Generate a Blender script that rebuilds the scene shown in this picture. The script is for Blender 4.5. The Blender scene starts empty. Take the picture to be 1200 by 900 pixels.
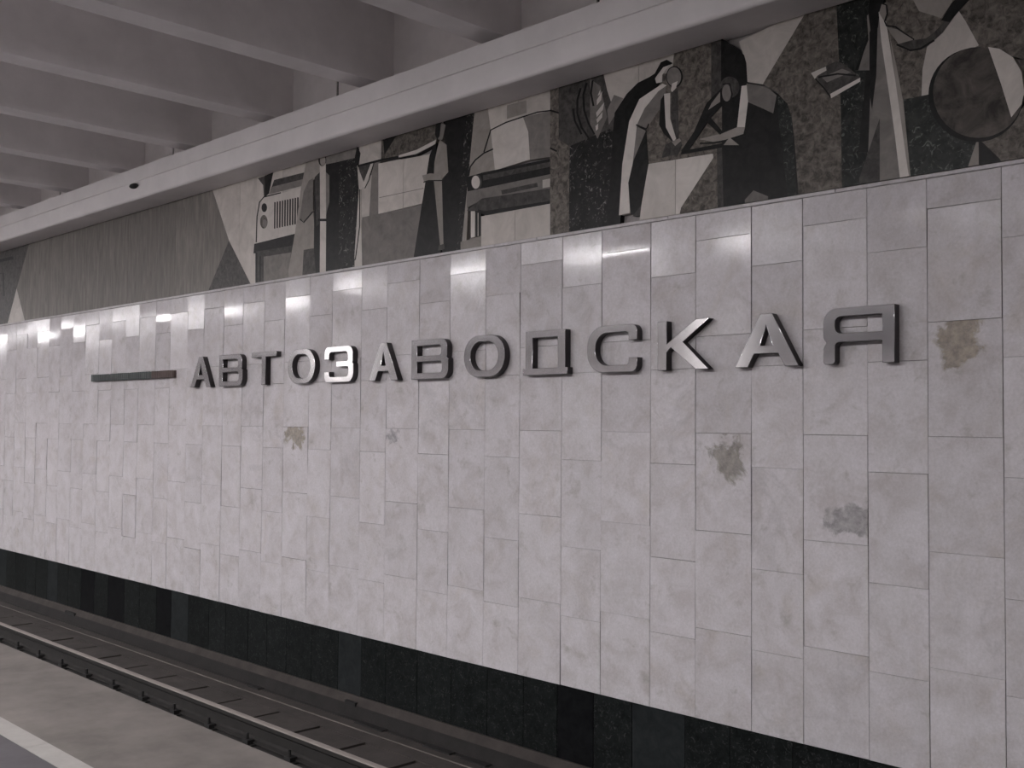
import bpy, bmesh, math, random
from mathutils import Vector, Matrix

# ------------------------------------------------------------------ camera, world, exposure
SC = bpy.context.scene
COL = SC.collection
F_PX, YAW, PITCH, ROLL = 1250.4, 0.7833, 0.0360, 0.0078
CAM = Vector((0.0, -6.0, 1.55))
_f = Vector((-math.cos(YAW) * math.cos(PITCH), math.sin(YAW) * math.cos(PITCH), math.sin(PITCH)))
_r0 = Vector((math.sin(YAW), math.cos(YAW), 0.0))
_d0 = -_r0.cross(_f)
AX_R = _r0 * math.cos(ROLL) - _d0 * math.sin(ROLL)
AX_D = _r0 * math.sin(ROLL) + _d0 * math.cos(ROLL)
AX_F = _f
cd = bpy.data.cameras.new('camera')
cam = bpy.data.objects.new('camera', cd)
COL.objects.link(cam)
cd.sensor_fit = 'HORIZONTAL'
cd.sensor_width = 36.0
cd.lens = F_PX / 1200.0 * 36.0
cd.clip_start = 0.05
cd.clip_end = 200
m = Matrix((AX_R, -AX_D, -AX_F)).transposed().to_4x4()
m.translation = CAM
cam.matrix_world = m
SC.camera = cam

wd = bpy.data.worlds.new('world')
SC.world = wd
wd.use_nodes = True
wd.node_tree.nodes['Background'].inputs[0].default_value = (0.9, 0.85, 0.9, 1)
wd.node_tree.nodes['Background'].inputs[1].default_value = 0.01
SC.view_settings.view_transform = 'Standard'
SC.view_settings.look = 'None'
SC.view_settings.gamma = 1.0
SC.view_settings.use_curve_mapping = False
SC.view_settings.exposure = 1.76
LAMP_STRENGTH = 30.0

random.seed(7)
R = math.radians


def on_plane(px, py, y=0.0):
    """point of the plane Y=y (parallel to the tiled wall) seen at a photo pixel -> (x, z)"""
    d = AX_F + AX_R * ((px - 600.0) / F_PX) + AX_D * ((py - 450.0) / F_PX)
    s = (y - CAM.y) / d.y
    p = CAM + d * s
    return p.x, p.z


# ------------------------------------------------------------------ materials
def new_mat(name):
    mt = bpy.data.materials.new(name)
    mt.use_nodes = True
    nt = mt.node_tree
    return mt, nt, nt.nodes['Principled BSDF']


def nd(nt, kind, **kw):
    n = nt.nodes.new(kind)
    for k, v in kw.items():
        if k in n.inputs.keys():
            n.inputs[k].default_value = v
        else:
            setattr(n, k, v)
    return n


def ramp(nt, fac, stops):
    n = nt.nodes.new('ShaderNodeValToRGB')
    e = n.color_ramp.elements
    while len(e) < len(stops):
        e.new(0.5)
    for i, (p, c) in enumerate(stops):
        e[i].position = p
        e[i].color = c if len(c) == 4 else (*c, 1)
    nt.links.new(fac, n.inputs[0])
    return n.outputs[0]


def mix(nt, fac, a, b, mode='MIX'):
    n = nt.nodes.new('ShaderNodeMix')
    n.data_type = 'RGBA'
    n.blend_type = mode
    for sock, v in ((n.inputs[0], fac), (n.inputs[6], a), (n.inputs[7], b)):
        if isinstance(v, (int, float)):
            sock.default_value = v
        elif isinstance(v, tuple):
            sock.default_value = (*v, 1) if len(v) == 3 else v
        else:
            nt.links.new(v, sock)
    return n.outputs[2]


def math_n(nt, op, a, b=0.0, clamp=False):
    n = nt.nodes.new('ShaderNodeMath')
    n.operation = op
    n.use_clamp = clamp
    for i, v in enumerate((a, b)):
        if isinstance(v, (int, float)):
            n.inputs[i].default_value = v
        else:
            nt.links.new(v, n.inputs[i])
    return n.outputs[0]


def rand_coord(nt, spread=40.0):
    """object-space coordinates shifted by the object's own random number"""
    tc = nt.nodes.new('ShaderNodeNewGeometry')
    oi = nt.nodes.new('ShaderNodeObjectInfo')
    v = nt.nodes.new('ShaderNodeVectorMath')
    v.operation = 'SCALE'
    v.inputs[0].default_value = (1.0, 0.37, 0.71)
    s = math_n(nt, 'MULTIPLY', oi.outputs['Random'], spread)
    nt.links.new(s, v.inputs[3])
    a = nt.nodes.new('ShaderNodeVectorMath')
    a.operation = 'ADD'
    nt.links.new(tc.outputs['Position'], a.inputs[0])
    nt.links.new(v.outputs[0], a.inputs[1])
    return a.outputs[0], oi.outputs['Random']


def noise(nt, vec, scale, detail=4.0, rough=0.55, dist=0.0):
    n = nd(nt, 'ShaderNodeTexNoise', Scale=scale, Detail=detail, Roughness=rough, Distortion=dist)
    nt.links.new(vec, n.inputs['Vector'])
    return n.outputs['Fac']


def marble(name, stain=None, stain_col=(0.16, 0.14, 0.11)):
    """pale polished marble slab; stain = (dx, dz, rx, rz) in metres from the slab's centre"""
    mt, nt, b = new_mat(name)
    vec, rnd = rand_coord(nt)
    n1 = noise(nt, vec, 4.6, 9, 0.66, 0.5)
    base = ramp(nt, n1, [(0.28, (0.49, 0.455, 0.455)), (0.5, (0.60, 0.572, 0.588)), (0.72, (0.67, 0.642, 0.67))])
    # warm clouds
    n2 = noise(nt, vec, 1.9, 5, 0.6, 1.5)
    warm = ramp(nt, n2, [(0.56, (0, 0, 0)), (0.76, (1, 1, 1))])
    col = mix(nt, math_n(nt, 'MULTIPLY', warm, 0.30), base, (0.47, 0.41, 0.34))
    # cool thin veins
    n3 = noise(nt, vec, 1.7, 5, 0.58, 1.0)
    v = math_n(nt, 'ABSOLUTE', math_n(nt, 'SUBTRACT', n3, 0.5))
    vein = ramp(nt, v, [(0.0, (1, 1, 1)), (0.05, (0, 0, 0))])
    n4 = noise(nt, vec, 1.3, 2, 0.5)
    msk = ramp(nt, n4, [(0.52, (0, 0, 0)), (0.66, (1, 1, 1))])
    col = mix(nt, math_n(nt, 'MULTIPLY', math_n(nt, 'MULTIPLY', vein, msk), 0.22), col, (0.30, 0.29, 0.30))
    # small grey fossil marks
    n5 = noise(nt, vec, 7.0, 6, 0.6, 0.4)
    sp = ramp(nt, n5, [(0.60, (0, 0, 0)), (0.76, (1, 1, 1))])
    col = mix(nt, math_n(nt, 'MULTIPLY', sp, 0.55), col, (0.30, 0.28, 0.25))
    gr = ramp(nt, noise(nt, vec, 60.0, 3, 0.7), [(0.3, (0.90, 0.90, 0.89)), (0.7, (1.06, 1.06, 1.06))])
    col = mix(nt, 1.0, col, gr, 'MULTIPLY')
    # slab to slab tone
    tone = math_n(nt, 'ADD', math_n(nt, 'MULTIPLY', rnd, 0.10), 0.95)
    cmb = nt.nodes.new('ShaderNodeCombineColor')
    for i in range(3):
        nt.links.new(tone, cmb.inputs[i])
    col = mix(nt, 1.0, col, cmb.outputs[0], 'MULTIPLY')
    if stain:
        tc = nt.nodes.new('ShaderNodeTexCoord')
        mp = nt.nodes.new('ShaderNodeMapping')
        mp.vector_type = 'TEXTURE'
        mp.inputs['Location'].default_value = (stain[0], 0, stain[1])
        mp.inputs['Scale'].default_value = (stain[2], 1, stain[3])
        nt.links.new(tc.outputs['Object'], mp.inputs[0])
        ln = nt.nodes.new('ShaderNodeVectorMath')
        ln.operation = 'LENGTH'
        nt.links.new(mp.outputs[0], ln.inputs[0])
        nz = noise(nt, vec, 5.5, 8, 0.62, 0.35)
        d = math_n(nt, 'ADD', ln.outputs['Value'], math_n(nt, 'MULTIPLY', math_n(nt, 'SUBTRACT', nz, 0.5), 4.6))
        s = ramp(nt, d, [(0.60, (1, 1, 1)), (0.95, (0, 0, 0))])
        nz2 = noise(nt, vec, 22.0, 5, 0.7)
        sc = ramp(nt, nz2, [(0.35, tuple(c * 0.72 for c in stain_col)), (0.65, tuple(min(1, c * 1.9) for c in stain_col))])
        col = mix(nt, math_n(nt, 'MULTIPLY', s, 0.72), col, sc)
    nt.links.new(col, b.inputs['Base Color'])
    rg = math_n(nt, 'ADD', math_n(nt, 'MULTIPLY', math_n(nt, 'FRACT', math_n(nt, 'MULTIPLY', rnd, 7.31)), 0.15), 0.04)
    nt.links.new(rg, b.inputs['Roughness'])
    sl = ramp(nt, rnd, [(0.25, (0.012, 0.012, 0.012)), (0.65, (0.06, 0.06, 0.06)), (1.0, (0.26, 0.26, 0.26))])
    nt.links.new(sl, b.inputs['Specular IOR Level'])
    bp = nd(nt, 'ShaderNodeBump', Strength=0.03, Distance=0.006)
    nt.links.new(n1, bp.inputs['Height'])
    nt.links.new(bp.outputs[0], b.inputs['Normal'])
    return mt


def stone(name, dark, light, scale=6.0, lo=0.35, hi=0.68, rough=0.4, specks=None, streak=False, dist=0.6):
    """polished mural stone with a two-tone grain and optional pale specks (colour, amount)"""
    mt, nt, b = new_mat(name)
    vec, rnd = rand_coord(nt)
    if streak:
        mp = nt.nodes.new('ShaderNodeMapping')
        mp.inputs['Scale'].default_value = (1.0, 1.0, 0.16)
        nt.links.new(vec, mp.inputs[0])
        vec = mp.outputs[0]
    n1 = noise(nt, vec, scale, 7, 0.66, dist)
    col = ramp(nt, n1, [(lo, dark), (hi, light)])
    if specks:
        n2 = noise(nt, vec, scale * 2.2, 6, 0.7, 1.6)
        s = ramp(nt, n2, [(specks[1], (0, 0, 0)), (specks[1] + 0.1, (1, 1, 1))])
        col = mix(nt, s, col, specks[0])
    tone = math_n(nt, 'ADD', math_n(nt, 'MULTIPLY', rnd, 0.22), 0.89)
    cmb = nt.nodes.new('ShaderNodeCombineColor')
    for i in range(3):
        nt.links.new(tone, cmb.inputs[i])
    col = mix(nt, 1.0, col, cmb.outputs[0], 'MULTIPLY')
    nt.links.new(col, b.inputs['Base Color'])
    b.inputs['Roughness'].default_value = rough
    b.inputs['Specular IOR Level'].default_value = 0.12
    return mt


def plain(name, col, rough=0.6, metal=0.0, var=0.12, scale=5.0, bump=0.0):
    mt, nt, b = new_mat(name)
    g = nt.nodes.new('ShaderNodeNewGeometry')
    n1 = noise(nt, g.outputs['Position'], scale, 6, 0.62)
    c = ramp(nt, n1, [(0.3, tuple(x * (1 - var) for x in col)), (0.7, tuple(min(1, x * (1 + var)) for x in col))])
    nt.links.new(c, b.inputs['Base Color'])
    b.inputs['Roughness'].default_value = rough
    b.inputs['Metallic'].default_value = metal
    if bump:
        n2 = noise(nt, g.outputs['Position'], scale * 8, 5, 0.6)
        bp = nd(nt, 'ShaderNodeBump', Strength=bump, Distance=0.01)
        nt.links.new(n2, bp.inputs['Height'])
        nt.links.new(bp.outputs[0], b.inputs['Normal'])
    return mt


def glow(name, col, strength):
    mt, nt, b = new_mat(name)
    b.inputs['Base Color'].default_value = (0.8, 0.8, 0.8, 1)
    b.inputs['Emission Color'].default_value = (*col, 1)
    b.inputs['Emission Strength'].default_value = strength
    return mt


MARBLE = marble('pale_marble')
M_STAIN_BROWN = marble('marble_brown_stain_corner', (-0.04, 0.22, 0.17, 0.13), (0.20, 0.165, 0.12))
M_STAIN_GREY = marble('marble_grey_vein', (0.13, -0.17, 0.15, 0.13), (0.22, 0.21, 0.21))
M_STAIN_DARK = marble('marble_dark_stain_top', (0.05, 0.17, 0.16, 0.17), (0.17, 0.155, 0.13))
M_STAIN_PATCH = marble('marble_grey_patch', (-0.12, 0.27, 0.09, 0.08), (0.25, 0.24, 0.25))
M_STAIN_OCHRE = marble('marble_ochre_patch', (0.03, 0.22, 0.16, 0.15), (0.21, 0.18, 0.13))
GROUT = plain('grout', (0.30, 0.28, 0.275), 0.9, var=0.25, scale=9)
BASE_TILE = stone('black_green_labradorite', (0.006, 0.007, 0.007), (0.022, 0.025, 0.025), 13, 0.3, 0.75, 0.28, ((0.055, 0.058, 0.057), 0.555))
BASE_TILE_B = stone('charcoal_stone', (0.014, 0.016, 0.017), (0.032, 0.036, 0.037), 9, 0.3, 0.75, 0.32)
BASE_TILE_C = stone('pitch_black_stone', (0.005, 0.005, 0.006), (0.014, 0.015, 0.016), 11, 0.3, 0.75, 0.28)
PAINT = plain('whitewash', (0.83, 0.80, 0.795), 0.8, var=0.07, scale=2.5)
PAINT_B = plain('cornice_paint', (0.80, 0.77, 0.765), 0.75, var=0.06, scale=2.0)
FASCIA = plain('fascia_paint', (0.80, 0.768, 0.752), 0.8, var=0.08, scale=3.0)
GAP = plain('joint_dark', (0.03, 0.028, 0.026), 0.9)
CONCRETE = plain('platform_stone', (0.140, 0.125, 0.114), 0.8, var=0.28, scale=3.0, bump=0.06)
ASPHALT = plain('dark_platform_floor', (0.078, 0.071, 0.078), 0.8, var=0.12, scale=6.0, bump=0.1)
STRIP = plain('pale_strip_stone', (0.30, 0.285, 0.27), 0.8, var=0.10, scale=7.0)
BED = plain('track_concrete', (0.043, 0.036, 0.033), 0.95, var=0.30, scale=4.0, bump=0.25)
BED_DARK = plain('dark_concrete', (0.015, 0.013, 0.0125), 0.95, var=0.30, scale=5.0, bump=0.25)  # darker version of the track concrete for gutter and trough
RAIL_TOP = plain('worn_rail_steel', (0.27, 0.24, 0.22), 0.85, 0.0, var=0.12, scale=6)
RAIL = plain('rusty_rail_steel', (0.014, 0.012, 0.011), 0.85, 0.0, var=0.35, scale=8)
BLACK = plain('black_iron', (0.012, 0.011, 0.011), 0.7, var=0.2)
CABLE = plain('pale_cable', (0.13, 0.115, 0.105), 0.8, var=0.6, scale=1.5)
METAL = plain('brushed_nickel', (0.56, 0.545, 0.565), 0.14, 1.0, var=0.08, scale=14)
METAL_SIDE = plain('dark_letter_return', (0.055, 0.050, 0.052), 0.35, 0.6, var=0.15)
RIB_GREEN = plain('dark_green_rib', (0.085, 0.095, 0.092), 0.5, 0.2, var=0.2, scale=8)
RIB_BROWN = plain('dark_brown_rib', (0.115, 0.080, 0.072), 0.5, 0.2, var=0.2, scale=8)
HOUSING = plain('lamp_housing_paint', (0.55, 0.55, 0.55), 0.5)
TUBE = glow('fluorescent_diffuser', (0.985, 0.957, 0.97), LAMP_STRENGTH)

S_LIGHT = stone('pale_mural_marble', (0.42, 0.388, 0.358), (0.61, 0.565, 0.525), 5, 0.3, 0.7, 0.4)
S_PALE2 = stone('off_white_mural_marble', (0.52, 0.485, 0.45), (0.69, 0.645, 0.605), 5, 0.3, 0.7, 0.4)
S_GREY = stone('grey_mural_stone', (0.15, 0.14, 0.13), (0.24, 0.22, 0.205), 9, 0.32, 0.7, 0.45)
S_STREAK = stone('streaked_grey_slab', (0.12, 0.11, 0.10), (0.235, 0.215, 0.195), 16, 0.3, 0.72, 0.45, streak=True)
S_TAN = stone('tan_grey_mural_stone', (0.24, 0.22, 0.20), (0.34, 0.31, 0.285), 8, 0.32, 0.7, 0.45)
S_BROWN = stone('mottled_brown_granite', (0.05, 0.044, 0.039), (0.20, 0.178, 0.155), 24, 0.36, 0.66, 0.42)
S_DARK = stone('dark_grey_mural_stone', (0.030, 0.028, 0.027), (0.095, 0.088, 0.083), 18, 0.33, 0.7, 0.4)
S_BLACK = stone('black_mural_stone', (0.005, 0.005, 0.005), (0.019, 0.018, 0.018), 14, 0.35, 0.75, 0.35)
S_SPECK = stone('black_speckled_marble', (0.005, 0.005, 0.005), (0.022, 0.021, 0.021), 9, 0.35, 0.75, 0.35, ((0.22, 0.21, 0.20), 0.57))
S_GLOBE = stone('dark_brown_globe_stone', (0.03, 0.027, 0.025), (0.125, 0.11, 0.098), 7, 0.36, 0.7, 0.5)
S_GREEN = stone('black_green_veined_marble', (0.007, 0.008, 0.008), (0.036, 0.040, 0.036), 9, 0.35, 0.72, 0.35, ((0.14, 0.15, 0.135), 0.56), dist=2.0)


# ------------------------------------------------------------------ mesh helpers
def link(name, me, mat=None, parent=None, loc=None):
    o = bpy.data.objects.new(name, me)
    COL.objects.link(o)
    if mat is not None and not me.materials:
        me.materials.append(mat)
    if parent is not None:
        o.parent = parent
    if loc is not None:
        o.location = loc
    return o


def box_mesh(name, sx, sy, sz, ch=0.0):
    """box centred at the origin; ch chamfers the edges of the -Y (visible) face"""
    hx, hy, hz = sx / 2, sy / 2, sz / 2
    me = bpy.data.meshes.new(name)
    q = lambda x, z, y: [(-x, y, -z), (x, y, -z), (x, y, z), (-x, y, z)]
    if ch > 0:
        v = q(hx, hz, hy) + q(hx, hz, -hy + ch) + q(hx - ch, hz - ch, -hy)
        f = [(3, 2, 1, 0), (8, 9, 10, 11)]
        for a, b in ((0, 4), (4, 8)):
            for i in range(4):
                j = (i + 1) % 4
                f.append((a + i, a + j, b + j, b + i))
    else:
        v = q(hx, hz, hy) + q(hx, hz, -hy)
        f = [(3, 2, 1, 0), (4, 5, 6, 7)] + [(i, (i + 1) % 4, 4 + (i + 1) % 4, 4 + i) for i in range(4)]
    me.from_pydata(v, [], f)
    me.update()
    return me


def box(name, x0, x1, y0, y1, z0, z1, mat, parent=None, ch=0.0):
    me = box_mesh(name, x1 - x0, y1 - y0, z1 - z0, ch)
    return link(name, me, mat, parent, ((x0 + x1) / 2, (y0 + y1) / 2, (z0 + z1) / 2))


def extrude_profile(name, prof, x0, x1, mat, parent=None, smooth=False):
    """closed (y, z) profile run along X"""
    bm = bmesh.new()
    a = [bm.verts.new((x0, y, z)) for y, z in prof]
    b = [bm.verts.new((x1, y, z)) for y, z in prof]
    n = len(prof)
    for i in range(n):
        j = (i + 1) % n
        bm.faces.new((a[i], a[j], b[j], b[i]))
    bm.faces.new(a[::-1])
    bm.faces.new(b)
    bmesh.ops.recalc_face_normals(bm, faces=bm.faces)
    me = bpy.data.meshes.new(name)
    bm.to_mesh(me)
    bm.free()
    if smooth:
        for p in me.polygons:
            p.use_smooth = True
    return link(name, me, mat, parent)


def tube_mesh(name, p0, p1, r, n=10):
    bm = bmesh.new()
    d = Vector(p1) - Vector(p0)
    bmesh.ops.create_cone(bm, cap_ends=True, segments=n, radius1=r, radius2=r, depth=d.length)
    rot = d.to_track_quat('Z', 'Y').to_matrix().to_4x4()
    bmesh.ops.transform(bm, matrix=Matrix.Translation((Vector(p0) + Vector(p1)) / 2) @ rot, verts=bm.verts)
    me = bpy.data.meshes.new(name)
    bm.to_mesh(me)
    bm.free()
    return me


def empty(name, loc=(0, 0, 0)):
    o = bpy.data.objects.new(name, None)
    o.empty_display_size = 0.1
    COL.objects.link(o)
    o.location = loc
    return o


def tag(o, label, cat, group=None):
    o['label'] = label
    o['category'] = cat
    if group:
        o['group'] = group
    return o


def struct(o, label, cat):
    o['kind'] = 'structure'
    return tag(o, label, cat)


XL, XR = -52.0, 4.5              # ends of the modelled stretch of the station
YB = -16.5                       # the wall across the other track

# ------------------------------------------------------------------ the tiled wall
Z_TOP, Z_BOT, Z_BASE = 3.0, -0.425, -0.98
wall = box('wall_far', XL, XR, 0.03, 0.40, Z_BASE - 0.4, 5.4, GROUT)
struct(wall, 'track wall faced with pale marble slabs above a dark stone base', 'wall')
WC = wall.location.copy()


def wchild(o):
    """parent to the wall keeping the world place"""
    o.parent = wall
    o.location = o.location - WC
    return o


cols = [-2.23, -2.649, -3.014, -3.444, -3.818, -4.257, -4.641, -5.093, -5.488, -5.938, -6.337, -6.778, -7.182,
        -7.637, -8.019, -8.485, -8.866, -9.305, -9.689, -10.119, -10.518, -10.947, -11.319, -11.739, -12.103,
        -12.539, -12.913, -13.302]
i = 0
while cols[-1] > XL + 0.5:       # wide and narrow columns alternate
    cols.append(cols[-1] - (0.385 if len(cols) % 2 == 0 else 0.429))
cols.insert(0, cols[0] + 0.365)
par = 1                          # cols[1] is the edge 0 of the measured set
while cols[0] < XR - 0.5:
    par += 1
    cols.insert(0, cols[0] + (0.429 if par % 2 == 0 else 0.375))
off = par
T = 0.6546
JA = [1.488 + 2 * T, 1.488 + T, 1.488, 1.488 - T, 1.488 - 2 * T]
JB = [1.272 + 2 * T, 1.272 + T, 1.272, 1.272 - T, 0.097]
LEDGE = 0.026
stains = {(1, 2): M_STAIN_BROWN, (3, 3): M_STAIN_GREY, (5, 3): M_STAIN_DARK, (13, 3): M_STAIN_PATCH, (17, 3): M_STAIN_OCHRE}
J = 0.0016
rest = bmesh.new()
for c in range(len(cols) - 1):
    x1, x0 = cols[c], cols[c + 1]
    idx = c - off + 1            # 1 = column between measured edges 0 and 1
    js = [Z_TOP - LEDGE] + (JA if idx % 2 else JB) + [Z_BOT]
    for k in range(len(js) - 1):
        z1, z0 = js[k], js[k + 1]
        jj = J * random.uniform(0.25, 0.9)
        sx, sz = x1 - x0 - 2 * J, z1 - z0 - 2 * jj
        loc = Vector(((x0 + x1) / 2, 0.0175 + random.uniform(-0.0012, 0.0012), (z0 + z1) / 2))
        rot = (R(random.gauss(0, 0.33)), 0, R(random.gauss(0, 0.42)))
        me = box_mesh('tile', sx, 0.035, sz, 0.0016)
        if x1 < -0.9 and x0 > -18.9:
            o = link('tile', me, stains.get((idx, k), MARBLE), None, loc)
            o.rotation_euler = rot
            wchild(o)
        else:
            me.transform(Matrix.Translation(loc))
            rest.from_mesh(me)
me = bpy.data.meshes.new('tile_field')
rest.to_mesh(me)
rest.free()
o = wchild(link('tile_field', me, MARBLE, None, (0, 0, 0)))
o['kind'] = 'stuff'

# dark stone base: one row of upright slabs, set back a little
x = -0.2
k = 0
rest = bmesh.new()
base_mats = [BASE_TILE] * 7 + [BASE_TILE_B, BASE_TILE_C, BASE_TILE_B]
x = XR - 0.1
while x > XL + 0.5:
    w = random.choice((0.36, 0.41, 0.44, 0.46))
    me = box_mesh('base_slab', w - 0.005, 0.03, Z_BOT - Z_BASE - 0.004, 0.002)
    loc = Vector((x - w / 2, 0.032, (Z_BOT + Z_BASE) / 2))
    if -18.9 < x < -1.5:
        o = wchild(link('base_slab', me, random.choice(base_mats), None, loc))
    else:
        me.transform(Matrix.Translation(loc))
        rest.from_mesh(me)
    x -= w
me = bpy.data.meshes.new('base_slab_field')
rest.to_mesh(me)
rest.free()
o = wchild(link('base_slab_field', me, BASE_TILE, None, (0, 0, 0)))
o['kind'] = 'stuff'

# ledge between tiles and mural, in lengths with fine joints
ledge = empty('trim_1', (-9, 0, Z_TOP))
struct(ledge, 'narrow pale stone ledge between the tiles and the mural', 'trim')
x = XR - 0.1
while x > XL + 0.5:
    w = 1.27
    o = box('ledge_stone', x - w + 0.003, x, -0.007, 0.03, Z_TOP - LEDGE + 0.002, Z_TOP + 0.002, MARBLE, None, 0.004)
    o.parent = ledge
    o.location = o.location - ledge.location
    x -= w

# ------------------------------------------------------------------ cornice, fascia, ceiling
C0, C1, CS, CT = 4.135, -0.363, 4.344, 4.515
prof = [(0.03, C0)]
for a in range(0, 91, 15):       # rounded lower front edge
    prof.append((C1 + 0.03 - 0.03 * math.sin(R(a)), C0 + 0.03 - 0.03 * math.cos(R(a))))
prof += [(C1, CS - 0.007), (C1 + 0.018, CS - 0.005), (C1 + 0.018, CS + 0.003), (C1 + 0.006, CS + 0.008), (C1 + 0.014, CT), (0.03, CT)]
cornice = extrude_profile('trim_2', prof, XL, XR, PAINT_B)
struct(cornice, 'white plastered cornice box running above the mural', 'trim')

fascia = box('wall_fascia', XL, XR, 0.012, 0.03, CT, 5.35, GAP)
struct(fascia, 'pale plaster fascia between the ceiling beams above the cornice', 'wall')
xs = [-1.87 + 3.32 * 2]
while xs[-1] > XL:
    xs.append(xs[-1] - 3.305)
for a, b in zip(xs[1:], xs[:-1]):
    a_, b_ = max(a, XL), min(b, XR)
    if b_ - a_ < 0.2:
        continue
    o = box('panel', a_ + 0.016, b_ - 0.016, 0.0, 0.012, CT, 5.35, FASCIA)
    o.parent = fascia
    o.location = o.location - fascia.location

ceil = box('ceiling', XL, XR, YB, 0.0, 5.35, 5.55, PAINT)
struct(ceil, 'white ribbed concrete ceiling over the platform', 'ceiling')
bx = -5.95 + 1.635 * 6
beam_me = None
while bx > XL + 0.4:
    o = box('beam', bx - 0.26, bx, YB, 0.0, 4.60, 5.352, PAINT)
    if beam_me is None:
        beam_me = o.data
    o.data = beam_me
    o.parent = ceil
    o.location = o.location - ceil.location
    bx -= 1.635

# ------------------------------------------------------------------ platform
PE = -3.248
floor = box('floor', XL, XR, YB + 3.25, PE, -0.18, 0.0, CONCRETE)
struct(floor, 'grey stone platform floor with a pale safety strip', 'floor')
FC = floor.location.copy()
WS1, WS0 = -3.924, -4.035


def fchild(o):
    o.parent = floor
    o.location = o.location - FC
    return o


fchild(box('inner_paving', XL, XR, -12.5, WS0 - 0.002, -0.02, 0.003, ASPHALT))
x = 1.4
while x > -20:
    fchild(box('strip_stone', x - 0.6, x - 0.003, WS0, WS1, -0.02, 0.004, STRIP))
    x -= 0.6
plat = box('wall_platform_edge', XL, XR, PE - 0.4, PE - 0.12, -1.35, -0.18, BED)
struct(plat, 'dark concrete riser below the platform edge', 'wall')

# ------------------------------------------------------------------ track bed
ZB = -1.15
RY = -0.885                       # rail centre line
bed = extrude_profile('floor_track', [(0.03, -1.6), (0.03, Z_BASE), (0.0, Z_BASE), (-0.045, -1.045), (-0.055, -1.06), (-0.09, ZB),
                                      (-0.44, ZB), (-0.44, -1.28), (PE - 0.1, -1.28), (PE - 0.1, -1.6)], XL, XR, BED)
struct(bed, 'sooty concrete track bed beside the rail', 'floor')
x = -7.28 + 0.66 * 8
blk = box_mesh('bed_block', 0.66 - 0.045, 0.36, 0.129)
blk.materials.append(BED)
while x > -21:
    o = link('bed_block', blk, None, bed, (x - 0.33, -0.44 - 0.18, ZB - 0.0655 - random.uniform(0, 0.008)))
    x -= 0.66
box('trough_bed', XL, XR, RY - 1.4, -0.80, -1.2805, -1.2745, BED_DARK, bed)  # thin darker sheet laid over the trough floor
# dark gutter face and drain openings
extrude_profile('gutter_face', [(-0.0465, -1.045), (-0.058, -1.06), (-0.094, ZB + 0.001), (-0.088, ZB)], XL, XR, BED_DARK, bed)
o = box('gutter', XL, XR, -0.135, -0.088, ZB - 0.01, ZB + 0.004, BED_DARK, bed)
for px, py, L in ((435, 847, 0.40), (515, 876, 0.34), (558, 891, 0.30), (300, 803, 0.2)):
    xx, zz = on_plane(px, py, -0.13)
    o = box('drain_opening', xx - L / 2, xx + L / 2, -0.17, -0.10, ZB - 0.01, ZB + 0.012, BLACK, bed)
for px, py, L in ((414, 821, 0.16), (85, 709, 0.3)):
    xx, zz = on_plane(px, py, -0.02)
    o = box('drain_opening', xx - L / 2, xx + L / 2, -0.06, -0.02, -1.06, -1.02, BLACK, bed)

cable = empty('track_cable', (-9, -0.27, ZB))
tag(cable, 'thin pale cable lying along the sooty track bed beside the wall', 'cable')
prev = None
random.seed(3)
x = XR
while x > -24:
    p = (x, -0.27 + random.uniform(-0.008, 0.008), ZB + 0.005)
    if prev:
        o = link('cable_length', tube_mesh('cable_length', prev, p, 0.006, 6), CABLE, None, (0, 0, 0))
        o.parent = cable
        o.location = -cable.location
    prev = p
    x -= 2.4

# rail: head, web and foot, with clips holding the foot
rail = empty('running_rail', (-9, RY, -1.26))
tag(rail, 'steel running rail with a worn bright head beside the platform', 'rail')


def rchild(o):
    o.parent = rail
    o.location = o.location - rail.location
    return o


hw = 0.036
head = rchild(extrude_profile('rail_head', [(RY - hw, -1.122), (RY - hw, -1.092), (RY - hw + 0.010, -1.083), (RY + hw - 0.010, -1.083),
                                            (RY + hw, -1.092), (RY + hw, -1.122)], XL, XR, RAIL))
extrude_profile('running_surface', [(RY - hw + 0.003, -1.0885), (RY - hw + 0.010, -1.081), (RY, -1.0795), (RY + hw - 0.010, -1.081),
                                    (RY + hw - 0.004, -1.0875)], XL, XR, RAIL_TOP, head)
rchild(extrude_profile('rail_web', [(RY - 0.033, -1.122), (RY - 0.009, -1.14), (RY - 0.009, -1.225), (RY - 0.03, -1.238), (RY - 0.073, -1.248),
                                    (RY - 0.073, -1.26), (RY + 0.073, -1.26), (RY + 0.073, -1.248), (RY + 0.03, -1.238), (RY + 0.009, -1.225),
                                    (RY + 0.009, -1.14), (RY + 0.033, -1.122)], XL, XR, RAIL))
x = -7.28 + 0.66 * 5 - 0.33
bolt = None
while x > -19:
    pl = rchild(box('tie_plate', x - 0.08, x + 0.08, RY - 0.17, RY + 0.085, -1.28, -1.262, BLACK))
    cl = box('clip', x - 0.045, x + 0.045, RY - 0.125, RY - 0.055, -1.262, -1.225, BLACK)
    cl.parent = pl
    cl.location = cl.location - pl.location - rail.location
    bt = link('bolt', tube_mesh('bolt', (0, 0, 0), (0, 0, 0.075), 0.014, 6), BLACK, pl, None)
    bt.location = Vector((x, RY - 0.10, -1.245)) - pl.location - rail.location
    x -= 0.66

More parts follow.
